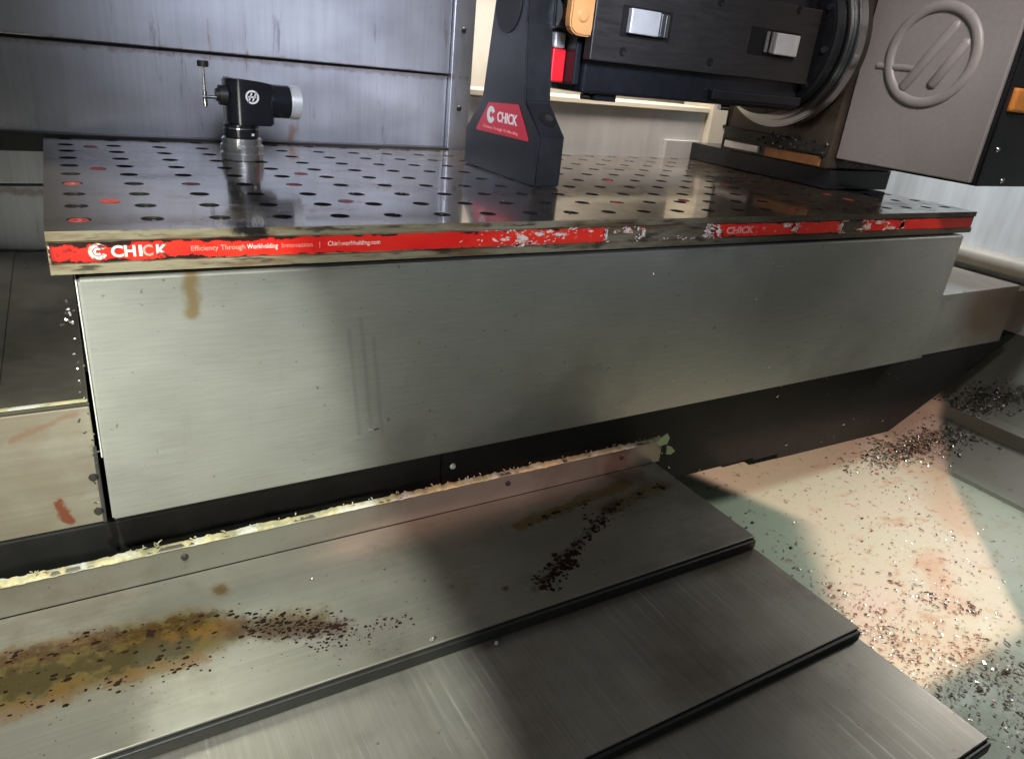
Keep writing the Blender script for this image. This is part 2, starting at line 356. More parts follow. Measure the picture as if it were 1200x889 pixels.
M_['chip_b'] = plain('brown_chip', (.16, .085, .04), .5, .2)
M_['rusty'] = plain('rusty_steel', (.30, .13, .05), .5, .2, .5, 40)
M_['rustbody'] = plain('oily_grey_casting', (.075, .060, .046), .28, .4, .5, 9)

# ------------------------------------------------------------------ mesh helpers
def empty(name, loc, label, cat, group=None):
    o = bpy.data.objects.new(name, None); COL.objects.link(o); o.location = loc; o.empty_display_size = .03
    o['label'] = label; o['category'] = cat
    if group: o['group'] = group
    return o
def obj(name, bm, mat, parent=None, label=None, cat=None, kind=None, smooth=False, group=None, mats=None):
    off = Vector((0, 0, 0)); p = parent
    while p: off += p.location; p = p.parent
    if parent: bmesh.ops.translate(bm, verts=bm.verts, vec=-off)
    me = bpy.data.meshes.new(name); bmesh.ops.recalc_face_normals(bm, faces=bm.faces); bm.to_mesh(me); bm.free()
    for m in (mats or [mat]): me.materials.append(m)
    if smooth:
        me.polygons.foreach_set('use_smooth', [True] * len(me.polygons))
        try: me.set_sharp_from_angle(angle=R(35))
        except Exception: pass
    o = bpy.data.objects.new(name, me); COL.objects.link(o)
    if parent: o.parent = parent
    if label: o['label'] = label
    if cat: o['category'] = cat
    if kind: o['kind'] = kind
    if group: o['group'] = group
    return o
def part_copy(src, loc, parent, name=None):
    c = src.copy(); COL.objects.link(c); c.parent = parent; c.location = loc; return c
def bm_(): return bmesh.new()
def box(bm, x0, x1, y0, y1, z0, z1, bev=0, seg=2):
    t = bmesh.new(); bmesh.ops.create_cube(t, size=1)
    for v in t.verts: v.co = Vector((x0 + (v.co.x + .5) * (x1 - x0), y0 + (v.co.y + .5) * (y1 - y0), z0 + (v.co.z + .5) * (z1 - z0)))
    if bev: bmesh.ops.bevel(t, geom=t.edges[:], offset=bev, segments=seg, affect='EDGES', profile=.5)
    join(bm, t); return bm
def join(bm, t, mat=None):
    if mat is not None: t.transform(mat)
    vs = [bm.verts.new(v.co) for v in t.verts]; t.verts.index_update()
    for f in t.faces:
        try: nf = bm.faces.new([vs[v.index] for v in f.verts]); nf.material_index = f.material_index
        except ValueError: pass
    t.free()
def cyl(bm, c, axis, r, l, n=32, r2=None, bev=0):
    """axis-aligned cylinder starting at c, running l along axis ('X','Y','Z' or Vector)"""
    t = bmesh.new(); bmesh.ops.create_cone(t, cap_ends=True, segments=n, radius1=r, radius2=r if r2 is None else r2, depth=abs(l))
    if bev: bmesh.ops.bevel(t, geom=[e for e in t.edges if e.calc_face_angle(0) > 1], offset=bev, segments=2, affect='EDGES')
    d = Vector({'X': (1, 0, 0), 'Y': (0, 1, 0), 'Z': (0, 0, 1)}[axis] if isinstance(axis, str) else axis)
    d = d.normalized() * (1 if l > 0 else -1)
    m = Matrix.Translation(Vector(c) + d * abs(l) / 2) @ d.to_track_quat('Z', 'Y').to_matrix().to_4x4()
    join(bm, t, m); return bm
def prism_yz(bm, pts, x0, x1, bev=0):
    t = bmesh.new(); a = [t.verts.new((x0, y, z)) for y, z in pts]; b = [t.verts.new((x1, y, z)) for y, z in pts]
    t.faces.new(a); t.faces.new(b[::-1]); n = len(pts)
    for i in range(n): t.faces.new((a[i], a[(i + 1) % n], b[(i + 1) % n], b[i]))
    bmesh.ops.recalc_face_normals(t, faces=t.faces)
    if bev: bmesh.ops.bevel(t, geom=t.edges[:], offset=bev, segments=2, affect='EDGES')
    join(bm, t); return bm
def prism_xz(bm, pts, y0, y1, bev=0):
    t = bmesh.new(); a = [t.verts.new((x, y0, z)) for x, z in pts]; b = [t.verts.new((x, y1, z)) for x, z in pts]
    t.faces.new(a); t.faces.new(b[::-1]); n = len(pts)
    for i in range(n): t.faces.new((a[i], a[(i + 1) % n], b[(i + 1) % n], b[i]))
    bmesh.ops.recalc_face_normals(t, faces=t.faces)
    if bev: bmesh.ops.bevel(t, geom=t.edges[:], offset=bev, segments=2, affect='EDGES')
    join(bm, t); return bm
def tube(bm, pts, rad, n=10, closed=False):
    pts = [Vector(p) for p in pts]; L = len(pts); rings = []
    for i, p in enumerate(pts):
        a = pts[(i - 1) % L] if (closed or i) else pts[0]; b = pts[(i + 1) % L] if (closed or i < L - 1) else pts[-1]
        d = (b - a).normalized(); u = d.cross(Vector((1, .02, .01))); u = u.normalized() if u.length > 1e-3 else d.orthogonal().normalized(); v = d.cross(u)
        r = rad[i] if isinstance(rad, (list, tuple)) else rad
        rings.append([bm.verts.new(p + (u * math.cos(2 * math.pi * k / n) + v * math.sin(2 * math.pi * k / n)) * r) for k in range(n)])
    for i in range(L if closed else L - 1):
        A, B = rings[i], rings[(i + 1) % L]
        for k in range(n): bm.faces.new((A[k], A[(k + 1) % n], B[(k + 1) % n], B[k]))
    if not closed: bm.faces.new(rings[0]); bm.faces.new(rings[-1][::-1])
    return bm
def screw_bm(c, ax, r, h):
    bm = bm_(); cyl(bm, c, ax, r, h, 14, r * .7); d = Vector(ax).normalized()
    cyl(bm, Vector(c) + d * h, ax, r * .3, h * .08, 6); return bm
def text_bm(s, size, squeeze=1.0, extrude=.0002, bold=0):
    cu = bpy.data.curves.new('t', 'FONT'); cu.body = s; cu.size = size; cu.extrude = extrude; cu.offset = bold; cu.resolution_u = 3
    o = bpy.data.objects.new('t', cu); COL.objects.link(o); bpy.context.view_layer.update()
    me = bpy.data.meshes.new_from_object(o.evaluated_get(bpy.context.evaluated_depsgraph_get()))
    bm = bmesh.new(); bm.from_mesh(me); bpy.data.objects.remove(o); bpy.data.curves.remove(cu); bpy.data.meshes.remove(me)
    w = max(v.co.x for v in bm.verts) - min(v.co.x for v in bm.verts)
    bm.transform(Matrix.Diagonal((squeeze, 1, 1, 1))); return bm, w * squeeze
def arc_ring(bm, r0, r1, a0, a1, th=.0003, n=24, cx=0, cy=0):
    """flat arc band in local XY with thickness"""
    V = []
    for i in range(n + 1):
        a = a0 + (a1 - a0) * i / n; c, s = math.cos(a), math.sin(a)
        V.append([bm.verts.new((cx + r * c, cy + r * s, z)) for r, z in ((r0, 0), (r1, 0), (r1, th), (r0, th))])
    for i in range(n):
        for j in range(4): bm.faces.new((V[i][j], V[i][(j + 1) % 4], V[i + 1][(j + 1) % 4], V[i + 1][j]))
    bm.faces.new(V[0]); bm.faces.new(V[-1][::-1])
TO_XZ = Matrix(((1, 0, 0, 0), (0, 0, -1, 0), (0, 1, 0, 0), (0, 0, 0, 1)))     # local x->X, y->Z, z->-Y (faces the front)
TO_YZ = Matrix(((0, 0, -1, 0), (-1, 0, 0, 0), (0, 1, 0, 0), (0, 0, 0, 1)))    # local x->-Y, y->Z, z->-X (faces left)

# ------------------------------------------------------------------ setting: floor and walls
FZ = -.5
bm = bm_()
prof = [(-2.5, FZ), (1.425, FZ), (1.43, FZ - .004), (1.437, FZ + .003), (1.535, FZ + .055), (1.54, FZ + .058), (1.543, FZ + .084), (1.56, FZ + .093), (1.76, FZ + .235)]
ys = [-2.5 + .25 * i for i in range(15)]
vv = [[bm.verts.new((x, y, z)) for x, z in prof] for y in ys]
for i in range(len(ys) - 1):
    for j in range(len(prof) - 1): bm.faces.new((vv[i][j], vv[i][j + 1], vv[i + 1][j + 1], vv[i + 1][j]))
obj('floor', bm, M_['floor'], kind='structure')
bm = bm_(); box(bm, 1.74, 1.78, -.9, .9, -.3, 1.0)
obj('side_wall', bm, M_['white'], kind='structure')
bm = bm_(); tube(bm, [(1.722, y, -.142) for y in (-.9, -.5, 0, .4, .8)], .020, 16)
sb = empty('wall_rail', (1.722, 0, -.142), 'beige round rail running along the foot of the white side wall', 'rail')
obj('rail_bar', bm, M_['rail'], sb, smooth=True)
bm = bm_(); box(bm, -.9, 1.74, .90, .94, -.5, 1.0)
obj('rear_wall', bm, M_['cream'], kind='structure')

# low grey panel behind the plate, with a folded top ledge
t = empty('rear_panel', (.95, .62, -.1), 'low grey sheet panel with a cream ledge, behind the plate below the black beam', 'panel')
bm = bm_(); box(bm, .640, 1.245, .600, .612, -.12, .088, .001); obj('sheet', bm, M_['rearp'], t)
bm = bm_(); box(bm, .640, 1.245, .592, .70, .0885, .100, .002); obj('ledge', bm, M_['cream'], t)
bm = bm_(); box(bm, 1.135, 1.235, .590, .5995, -.02, .030, .001); obj('ledge_block', bm, M_['rearp'], t)
t = empty('cream_post', (1.31, .62, -.1), 'beige painted post standing between the grey rear panel and the rotary table', 'post')
bm = bm_(); box(bm, 1.247, 1.50, .585, .68, -.12, .5, .003); obj('post_body', bm, M_['cream'], t)
bm = bm_(); cyl(bm, (1.29, .585, .065), (0, -1, 0), .004, .0015, 14); obj('plug', bm, M_['slab'], t)

# ------------------------------------------------------------------ telescoping steel cover at the back left
t = empty('column_cover', (.05, .57, -.155), 'blue grey streaked sheet steel cover with overlapping panels behind the tool setter', 'machine cover')
for z0, z1, y in ((.121, .60, .560), (-.066, .1175, .565), (-.30, -.0695, .570)):
    bm = bm_(); box(bm, -.9, .598, y, y + .012, z0, z1, .0015); obj('panel', bm, M_['back'], t)
bm = bm_(); box(bm, -.9, .598, .5435, .5645, -.02, .0035, .001); obj('dark_gap_strip', bm, M_['seam'], t)  # dark strip put in for the shaded gap behind the plate
bm = bm_(); box(bm, -.9, .598, .574, .590, -.30, .6); obj('backing', bm, M_['seam'], t)
bm = bm_(); box(bm, .5985, .637, .552, .60, -.12, .6, .0015); st = obj('trim_strip', bm, M_['back'], t)
for z in (.190, .068):
    obj('screw', screw_bm((.617, .552, z), (0, -1, 0), .0048, .0018), M_['dsteel'], st, smooth=True)

# ------------------------------------------------------------------ machine table
tb = empty('machine_table', (.65, .25, -.27), 'long brushed steel table front under the perforated plate', 'machine table')
bm = bm_(); prism_xz(bm, [(.0168, -.2612), (1.271, -.2545), (1.271, -.0372), (.0168, -.0372)], -.0045, .010, .0017); obj('front_panel', bm, M_['panel'], tb)
bm = bm_(); box(bm, .022, 1.266, .0105, .53, -.258, -.0340); obj('table_slab', bm, M_['slab'], tb)
bm = bm_(); box(bm, .0152, .0164, -.0010, .40, -.198, -.039, .0004); obj('end_panel', bm, M_['alu'], tb)
bm = bm_(); box(bm, .0095, .0127, -.004, .027, -.262, -.200, .0008); eb = obj('end_bracket', bm, M_['slab'], tb)
for z in (-.214, -.249): obj('screw', screw_bm((.0070, -.004, z), (0, -1, 0), .0038, .003), M_['dsteel'], eb, smooth=True)

# ------------------------------------------------------------------ fixture plate
PX, PY, P = 1.294, .540, .054
fp = empty('fixture_plate', (.647, .27, -.034), 'dark oily perforated plate with torn red stickers along its front edge', 'fixture plate')
HX = [.024 + P * i for i in range(24)]; HY = [.039 + P * j for j in range(10)]
bm = bm_(); N = 16; HR = .0080
bx = [0] + [HX[i] + P / 2 for i in range(23)] + [PX]; by = [0] + [HY[j] + P / 2 for j in range(9)] + [PY]
vm = {}
def gv(x, y, z=0):
    q = (round(x, 5), round(y, 5), round(z, 5))
    if q not in vm: vm[q] = bm.verts.new(q)
    return vm[q]
for i, hx in enumerate(HX):
    for j, hy in enumerate(HY):
        x0, x1, y0, y1 = bx[i], bx[i + 1], by[j], by[j + 1]
        sq = []
        for a, b in (((x0, y0), (x1, y0)), ((x1, y0), (x1, y1)), ((x1, y1), (x0, y1)), ((x0, y1), (x0, y0))):
            for q in range(4): sq.append((a[0] + (b[0] - a[0]) * q / 4, a[1] + (b[1] - a[1]) * q / 4))
        ang = [math.radians(225) + 2 * math.pi * q / N for q in range(N)]
        c1 = [gv(hx + (HR + .0012) * math.cos(a), hy + (HR + .0012) * math.sin(a)) for a in ang]
        c2 = [gv(hx + HR * math.cos(a), hy + HR * math.sin(a), -.0012) for a in ang]
        c3 = [gv(hx + HR * math.cos(a), hy + HR * math.sin(a), -.014) for a in ang]
        so = [gv(*s) for s in sq]
        for q in range(N):
            r = (q + 1) % N
            bm.faces.new((so[q], so[r], c1[r], c1[q])); bm.faces.new((c1[q], c1[r], c2[r], c2[q])).material_index = 1; bm.faces.new((c2[q], c2[r], c3[r], c3[q])).material_index = 1
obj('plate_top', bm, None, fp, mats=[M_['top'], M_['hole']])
# edge band: profile with a groove for the stickers, front + right + left
bm = bm_()
pf = [(0, 0), (0, -.0075), (.0022, -.0085), (.0022, -.0262), (0, -.0270), (0, -.0338)]
vs = [[bm.verts.new((x, y, z)) for y, z in pf] for x in [PX * i / 30 for i in range(31)]]
for i in range(30):
    for j in range(5): bm.faces.new((vs[i][j], vs[i + 1][j], vs[i + 1][j + 1], vs[i][j + 1]))
for x, e in ((0, vs[0]), (PX, vs[-1])):
    a = bm.verts.new((x, PY, 0)); b = bm.verts.new((x, PY, -.0338)); bm.faces.new([*e, b, a])
a = [bm.verts.new(q) for q in ((0, PY, 0), (PX, PY, 0), (PX, PY, -.0338), (0, PY, -.0338))]; bm.faces.new(a)
a = [bm.verts.new(q) for q in ((0, 0, -.0338), (PX, 0, -.0338), (PX, PY, -.0338), (0, PY, -.0338))]; bm.faces.new(a)
a = [bm.verts.new(q) for q in ((0, .002, -.0145), (PX, .002, -.0145), (PX, PY, -.0145), (0, PY, -.0145))]; bm.faces.new(a)
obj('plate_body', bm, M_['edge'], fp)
# hole liners / plugs
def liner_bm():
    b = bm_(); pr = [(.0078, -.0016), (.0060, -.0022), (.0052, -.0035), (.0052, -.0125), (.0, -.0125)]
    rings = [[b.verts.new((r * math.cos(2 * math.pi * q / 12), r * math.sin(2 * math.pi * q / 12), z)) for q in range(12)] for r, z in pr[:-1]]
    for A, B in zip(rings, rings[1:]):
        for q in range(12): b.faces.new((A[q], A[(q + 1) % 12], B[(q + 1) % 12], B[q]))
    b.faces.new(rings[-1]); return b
def plug_bm():
    b = bm_(); pr = [(.0079, -.0010), (.0072, -.0002), (.0035, -.0004), (.0028, -.0020)]
    rings = [[b.verts.new((r * math.cos(2 * math.pi * q / 12), r * math.sin(2 * math.pi * q / 12), z)) for q in range(12)] for r, z in pr]
    for A, B in zip(rings, rings[1:]):
        for q in range(12): b.faces.new((A[q], A[(q + 1) % 12], B[(q + 1) % 12], B[q]))
    b.faces.new(rings[-1]); return b
def mk(bmf, name, mat):
    b = bmf(); me = bpy.data.meshes.new(name); b.to_mesh(me); b.free(); me.materials.append(mat); return me
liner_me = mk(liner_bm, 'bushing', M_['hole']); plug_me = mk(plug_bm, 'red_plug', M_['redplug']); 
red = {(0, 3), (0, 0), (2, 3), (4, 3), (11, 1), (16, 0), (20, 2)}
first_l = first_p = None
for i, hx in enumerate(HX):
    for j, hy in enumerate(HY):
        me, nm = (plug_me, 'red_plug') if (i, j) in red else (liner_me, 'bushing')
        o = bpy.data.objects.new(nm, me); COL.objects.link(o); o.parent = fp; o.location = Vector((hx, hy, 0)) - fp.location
for x, y in ((.051, .112), (.051, .290), (.051, .458), (.268, .275), (.269, .108), (.732, .261), (.742, .103), (.95, .23), (1.10, .104), (.69, .46)):
    b = bm_(); cyl(b, (x, y, -.002), 'Z', .0086, .0024, 20, bev=.0006); obj('red_plug', b, M_['redplug'], fp, smooth=True)

# stickers on the front edge: red film with ragged torn ends on a torn paper backing
def ragged(x0, x1, z0, z1, y, rl, rr, seed, n=9, top=0.0006):
    rn = random.Random(seed); b = bm_(); pts = []
    K = max(6, int((x1 - x0) / .006))
    for i in range(K + 1): pts.append((x0 + (x1 - x0) * i / K, z1 - rn.random() * top))
    for i in range(1, n): pts.append((x1 + (rn.random() - .6) * rr, z1 + (z0 - z1) * i / n))
    for i in range(K + 1): pts.append((x1 - (x1 - x0) * i / K, z0 + rn.random() * top))
    for i in range(1, n): pts.append((x0 + (rn.random() - .4) * rl, z0 + (z1 - z0) * i / n))
    prism_xz(b, pts, y, y + .0007); bmesh.ops.triangulate(b, faces=[f for f in b.faces if len(f.verts) > 4]); return b
Z0, Z1 = -.0256, -.0090
segs = [(.0015, .532, .0, .002), (.705, .853, .018, .006), (.861, .949, .002, .006), (1.005, 1.094, .02, .005), (1.104, 1.290, .003, .001)]
for n_, (a, b_, rl, rr) in enumerate(segs):
    st = obj('sticker', ragged(a, b_, Z0, Z1, .0012, rl, rr, n_ * 3 + 1, top=.0010), M_['sticker'], fp)
    bk = obj('paper_backing', ragged(a - .004 * (n_ > 0), b_ + .004 * (n_ < 4), Z0 + .001, Z1 - .001, .0017, rl * 1.6 + .003, rr + .006, n_ * 3 + 2, top=.002), M_['paper'], st)
    bk.parent = st; bk.location = fp.location * 0
# torn paper scraps in the bare stretch
bm = bm_(); rn = random.Random(3)
for x, z, w, h, n_ in ((.565, -.013, .010, .004, 10), (.585, -.014, .005, .006, 8), (.582, -.021, .004, .003, 5), (.537, -.016, .003, .006, 6), (.625, -.021, .004, .003, 4), (.645, -.023, .004, .002, 4), (.668, -.024, .010, .0015, 8), (.693, -.017, .004, .008, 12), (.70, -.024, .006, .003, 8), (.705, -.018, .010, .005, 14), (.858, -.013, .006, .004, 8), (.955, -.017, .006, .007, 12), (1.0, -.017, .012, .006, 14), (1.03, -.012, .02, .003, 10), (1.06, -.021, .02, .003, 10), (.42, -.018, .012, .006, 26), (.428, -.0245, .016, .001, 10), (.46, -.016, .018, .004, 20), (.385, -.016, .02, .005, 10), (.50, -.015, .015, .004, 10)):
    for q in range(n_):
        cx_, cz_ = x + rn.gauss(0, w), max(-.0258, min(-.0092, z + rn.gauss(0, h))); a_ = rn.uniform(-.5, .5); big = rn.random() < .22; l_ = rn.uniform(.0008, .003) * (2.2 if big else 1); t_ = rn.uniform(.0003, .0011) * (2.4 if big else 1)
        pts = [(cx_ + l_ * u * rn.uniform(.5, 1.2) * math.cos(a_) - t_ * v * math.sin(a_), cz_ + l_ * u * math.sin(a_) + t_ * v * rn.uniform(.4, 1.3)) for u, v in ((-1, 0), (-.5, -1), (.3, -.7), (1, -.1), (.4, .9), (-.4, .6))]
        prism_xz(bm, pts, .0007, .0013)
for cx_, cz_, l_, t_ in ((.712, -.0195, .006, .0055), (.838, -.0125, .010, .0030), (.857, -.0165, .004, .0062), (.952, -.0175, .004, .0066), (1.012, -.0185, .010, .0050), (1.038, -.0130, .012, .0028), (1.072, -.0215, .012, .0026), (.566, -.0135, .007, .0028), (.589, -.0160, .0035, .0050), (.424, -.0185, .008, .0048), (.445, -.0140, .006, .0026), (.535, -.0170, .0020, .0068), (.470, -.0150, .009, .0020)):
    K = 22; pts = []
    for q in range(K):
        an = 2 * math.pi * q / K; f_ = rn.uniform(.55, 1.15); pts.append((cx_ + l_ * f_ * math.cos(an), max(-.0258, min(-.0090, cz_ + t_ * f_ * math.sin(an)))))
    t2 = bm_(); prism_xz(t2, pts, .0004, .0012); bmesh.ops.triangulate(t2, faces=[f for f in t2.faces if len(f.verts) > 4]); join(bm, t2)
o = obj('paper_scrap', bm, M_['paper'], fp, kind='stuff')
# lettering and round emblem on the sticker
def put_text(s, x, z, size, width, mat, parent, y=.0010, M4=TO_XZ, bold=0, name='lettering', off=None):
    b, w = text_bm(s, size, 1, .00015, bold); b.transform(Matrix.Diagonal((width / w, 1, 1, 1))); b.transform(M4)
    b.transform(Matrix.Translation(off if off else (x, y, z))); return obj(name, b, mat, parent)
stk = [o for o in COL.objects if o.name == 'sticker'][0]
b = bm_(); arc_ring(b, .0038, .0066, R(25), R(335), .0004, 40); arc_ring(b, .0014, .0030, R(40), R(320), .0004, 24)
b.transform(TO_XZ); b.transform(Matrix.Translation((.0335, .0010, -.0168))); obj('emblem', b, M_['printed'], stk)
put_text('CH', .0425, -.0213, .0125, .0175, M_['printed'], stk, bold=.0004)
put_text('I', .0615, -.0213, .0125, .0026, M_['printed'], stk, bold=.0003)
put_text('C', .0650, -.0213, .0125, .0075, M_['printw'], stk, bold=.0003)
put_text('K', .0745, -.0213, .0125, .0085, M_['printed'], stk, bold=.0003)
put_text('Efficiency Through', .101, -.0188, .0062, .043, M_['printw'], stk)
put_text('Workholding', .146, -.0188, .0062, .026, M_['printed'], stk)
put_text('Innovation   |', .175, -.0188, .0062, .034, M_['printw'], stk)
put_text('Chickworkholding.com', .2165, -.0186, .0062, .050, M_['printed'], stk)
stk2 = [o for o in COL.objects if o.name.startswith('sticker')][1]
put_text('CHICK', .725, -.0212, .0120, .050, M_['printw'], stk2, bold=.0005)

# ------------------------------------------------------------------ black apron below the table
ap = empty('black_apron', (.6, .03, -.42), 'black apron under the table front with a chamfered right end', 'apron')
bm = bm_(); prism_xz(bm, [(.360, -.2705), (.360, -.404), (.93, -.404), (.93, -.409), (.99, -.409), (.99, -.4185), (1.308, -.424), (1.66, -.268), (1.66, -.259)], .028, .40, .0015); pa = obj('right_section', bm, M_['apron'], ap)
bm = bm_(); box(bm, -.9, .3592, .027, .40, -.404, -.2835, .0012); obj('left_section', bm, M_['apron'], ap)
bm = bm_(); box(bm, .018, .3592, .027, .40, -.283, -.2705); obj('top_filler', bm, M_['apron'], ap)
obj('screw', screw_bm((.376, .028, -.300), (0, -1, 0), .0040, .002), M_['alu'], pa, smooth=True)

# ------------------------------------------------------------------ side covers left and right of the table
t = empty('left_way_cover', (-.2, .3, -.28), 'folded sheet cover left of the table with a stained beige front', 'way cover')
bm = bm_(); box(bm, -.9, .0115, .030, .036, -.2830, -.162, .001); obj('front_panel', bm, M_['low_panel'], t)
bm = bm_(); box(bm, -.9, .0115, .030, .555, -.1615, -.158, .001); obj('top_sheet', bm, M_['dark'], t)
bm = bm_(); box(bm, -.9, -.055, .05, .55, -.1578, -.1555, .0008); obj('sliding_sheet', bm, M_['dark'], t)
bm = bm_(); box(bm, -.9, .011, .0295, .034, -.1575, -.1555, .0006); obj('edge_strip', bm, M_['bead'], t)
t = empty('right_way_cover', (1.5, .3, -.26), 'grey sheet cover right of the table with a browned front end', 'way cover')
bm = bm_(); box(bm, 1.268, 1.598, .026, .55, -.2685, -.152, .0015); obj('main_sheet', bm, M_['panel'], t)
bm = bm_(); box(bm, 1.5990, 1.735,   .050, .55, -.271, -.175, .0015); obj('end_sheet', bm, M_['panel'], t)

# ------------------------------------------------------------------ front telescoping way cover
wc = empty('front_way_cover', (.2, -.25, -.36), 'stepped grey steel way cover with rust stains and black wiper edges', 'way cover')
XE = .674
bm = bm_(); box(bm, -.9, XE + .008, -.006, .0, -.3384, -.305, .0006); fl = obj('rear_flange', bm, M_['way1'], wc)
for x in (.072, .435, .611):
    obj('screw', screw_bm((x, -.006, -.3175), (0, -1, 0), .0036, .0025), M_['dsteel'], fl, smooth=True)
for (y0, y1, z, mt) in ((-.1905, -.0062, -.3385, 'way1'), (-.3385, -.1700, -.3535, 'way2'), (-.477, -.320, -.3655, 'way2')):
    bm = bm_(); box(bm, -.9, XE, y0, y1, z - .0025, z, .0010); pl = obj('cover_plate', bm, M_[mt], wc)
    bm = bm_(); n = 60
    lipz = z - .0028; pts = []
    box(bm, -.9, XE - .001, y0 - .0040, y0 + .010, lipz - .0115, lipz, .0012); obj('wiper_lip', bm, M_['rubber'], pl)
    bm = bm_(); box(bm, XE - .003, XE - .0005, y0 + .011, y1, z - .030, z - .0026); obj('side_skirt', bm, M_['rubber'], pl)
# sealant bead along the flange top
bm = bm_(); rnb = random.Random(4); prev = None; x = -.5
while x < XE + .008:
    e = noise.noise((x * 24, 0, 0)); e2 = noise.noise((x * 130, 3, 0)); e3 = noise.noise((x * 420, 7, 1))
    zt = max(-.3062, -.3042 + + .0030 * e + .0018 * e2 + .0004 * e3); zb = -.3062 + .0007 * e2 - .0008 * max(0, e); yo = -.0068 - .0006 * abs(e2)
    cur = [bm.verts.new(q) for q in ((x, -.0061, zb), (x, yo - .0004, zb + .0005), (x, yo, (zb + zt) / 2), (x, -.0045 + .002 * e3, zt), (x, .001 + .002 * e2, zt + .0006), (x, .0045, -.306))]
    if prev:
        for i in range(5): bm.faces.new((prev[i], cur[i], cur[i + 1], prev[i + 1]))
    prev = cur; x += .0013
rn = random.Random(11)
for i in range(70):        # little torn strands standing off the bead
    x = rn.uniform(-.12, XE + .005); a = rn.uniform(-1, 1); l = rn.uniform(.001, .0055)
    p = Vector((x, -.001 + rn.uniform(-.003, .004), -.302)); q = p + Vector((a * l, rn.uniform(-.3, .3) * l, rn.uniform(.1, .8) * l))
    tube(bm, [p, (p + q) / 2 + Vector((0, 0, .0006)), q], [.0008, .0006, .0002], 4)
obj('sealant_bead', bm, M_['bead'], wc, smooth=True)
bm = bm_()
for q in ([(.660, -.300), (.672, -.2925), (.679, -.290), (.684, -.297), (.682, -.306), (.668, -.307)], [(.684, -.310), (.693, -.314), (.701, -.322), (.694, -.326), (.686, -.324)]):
    prism_xz(bm, q, -.0062 - .0015 * len(q), -.0056 - .0015 * len(q) + .001)
obj('tape_scrap', bm, M_['tape'], wc)

# ------------------------------------------------------------------ tool setter (probe) on the plate
ts = empty('tool_setter', (.222, .385, 0), 'small black tool setter with a silver end cap and upright stylus, standing on the plate', 'tool setter')
bm = bm_(); cyl(bm, (.222, .385, .0005), 'Z', .0265, .0085, 40, bev=.001); cyl(bm, (.222, .385, .009), 'Z', .0245, .003, 40); cyl(bm, (.222, .385, .012), 'Z', .0262, .007, 40, bev=.001); cyl(bm, (.222, .385, .019), 'Z', .0245, .008, 40, bev=.001)
obj('base', bm, M_['bright'], ts, smooth=True)
bm = bm_(); cyl(bm, (.222, .385, .0272), 'Z', .0212, .0165, 36, bev=.001); obj('collar', bm, M_['black'], ts, smooth=True)
bm = bm_(); cyl(bm, (.222, .3845, .0385), 'Z', .0215, .0016, 36); obj('collar_band', bm, M_['steel'], ts, smooth=True)
bm = bm_()
t_ = bmesh.new(); out = []
for k_ in range(9):
    a = R(180 + 90 * k_ / 8 ); out.append((.222 + .0185 * math.cos(a), .385 + .024 * math.sin(a)))
out += [(.240, .361), (.258, .366), (.262, .374), (.262, .402), (.256, .408), (.21, .408), (.2035, .400)]
lo = [t_.verts.new((x, y, .044)) for x, y in out]; up = [t_.verts.new((x, y, .0985 - .006 * max(0, (x - .245) / .02))) for x, y in out]
t_.faces.new(lo[::-1]); t_.faces.new(up)
for i in range(len(out)): t_.faces.new((lo[i], lo[(i + 1) % len(out)], up[(i + 1) % len(out)], up[i]))
bmesh.ops.recalc_face_normals(t_, faces=t_.faces)
bmesh.ops.bevel(t_, geom=[e for e in t_.edges if e.calc_face_angle(0) > .6], offset=.0022, segments=2, affect='EDGES'); join(bm, t_)
bd = obj('body', bm, M_['black'], ts, smooth=True)
bm = bm_(); cyl(bm, (.258, .385, .0735), 'X', .0205, .025, 40, bev=.0012); obj('barrel', bm, M_['black'], ts, smooth=True)
bm = bm_(); cyl(bm, (.2832, .385, .0735), 'X', .0212, .0135, 40, bev=.0015); obj('end_cap', bm, M_['alu'], ts, smooth=True)
bm = bm_(); cyl(bm, (.206, .38, .0775), 'X', .0120, -.0105, 30, bev=.001); cyl(bm, (.1955, .38, .0775), 'X', .0075, -.003, 24); obj('stylus_boss', bm, M_['dsteel'], ts, smooth=True)
bm = bm_(); cyl(bm, (.193, .38, .0745), 'X', .0022, -.014, 12); cyl(bm, (.1800, .38, .0630), 'Z', .0026, .018, 12); cyl(bm, (.1800, .38, .081), 'Z', .0015, .028, 12)
cyl(bm, (.1800, .38, .0745), 'X', .0036, -.003, 12); obj('stylus_arm', bm, M_['steel'], ts, smooth=True)
bm = bm_(); cyl(bm, (.1800, .38, .1085), 'Z', .0066, .007, 24, bev=.0006); obj('stylus_tip', bm, M_['dsteel'], ts, smooth=True)
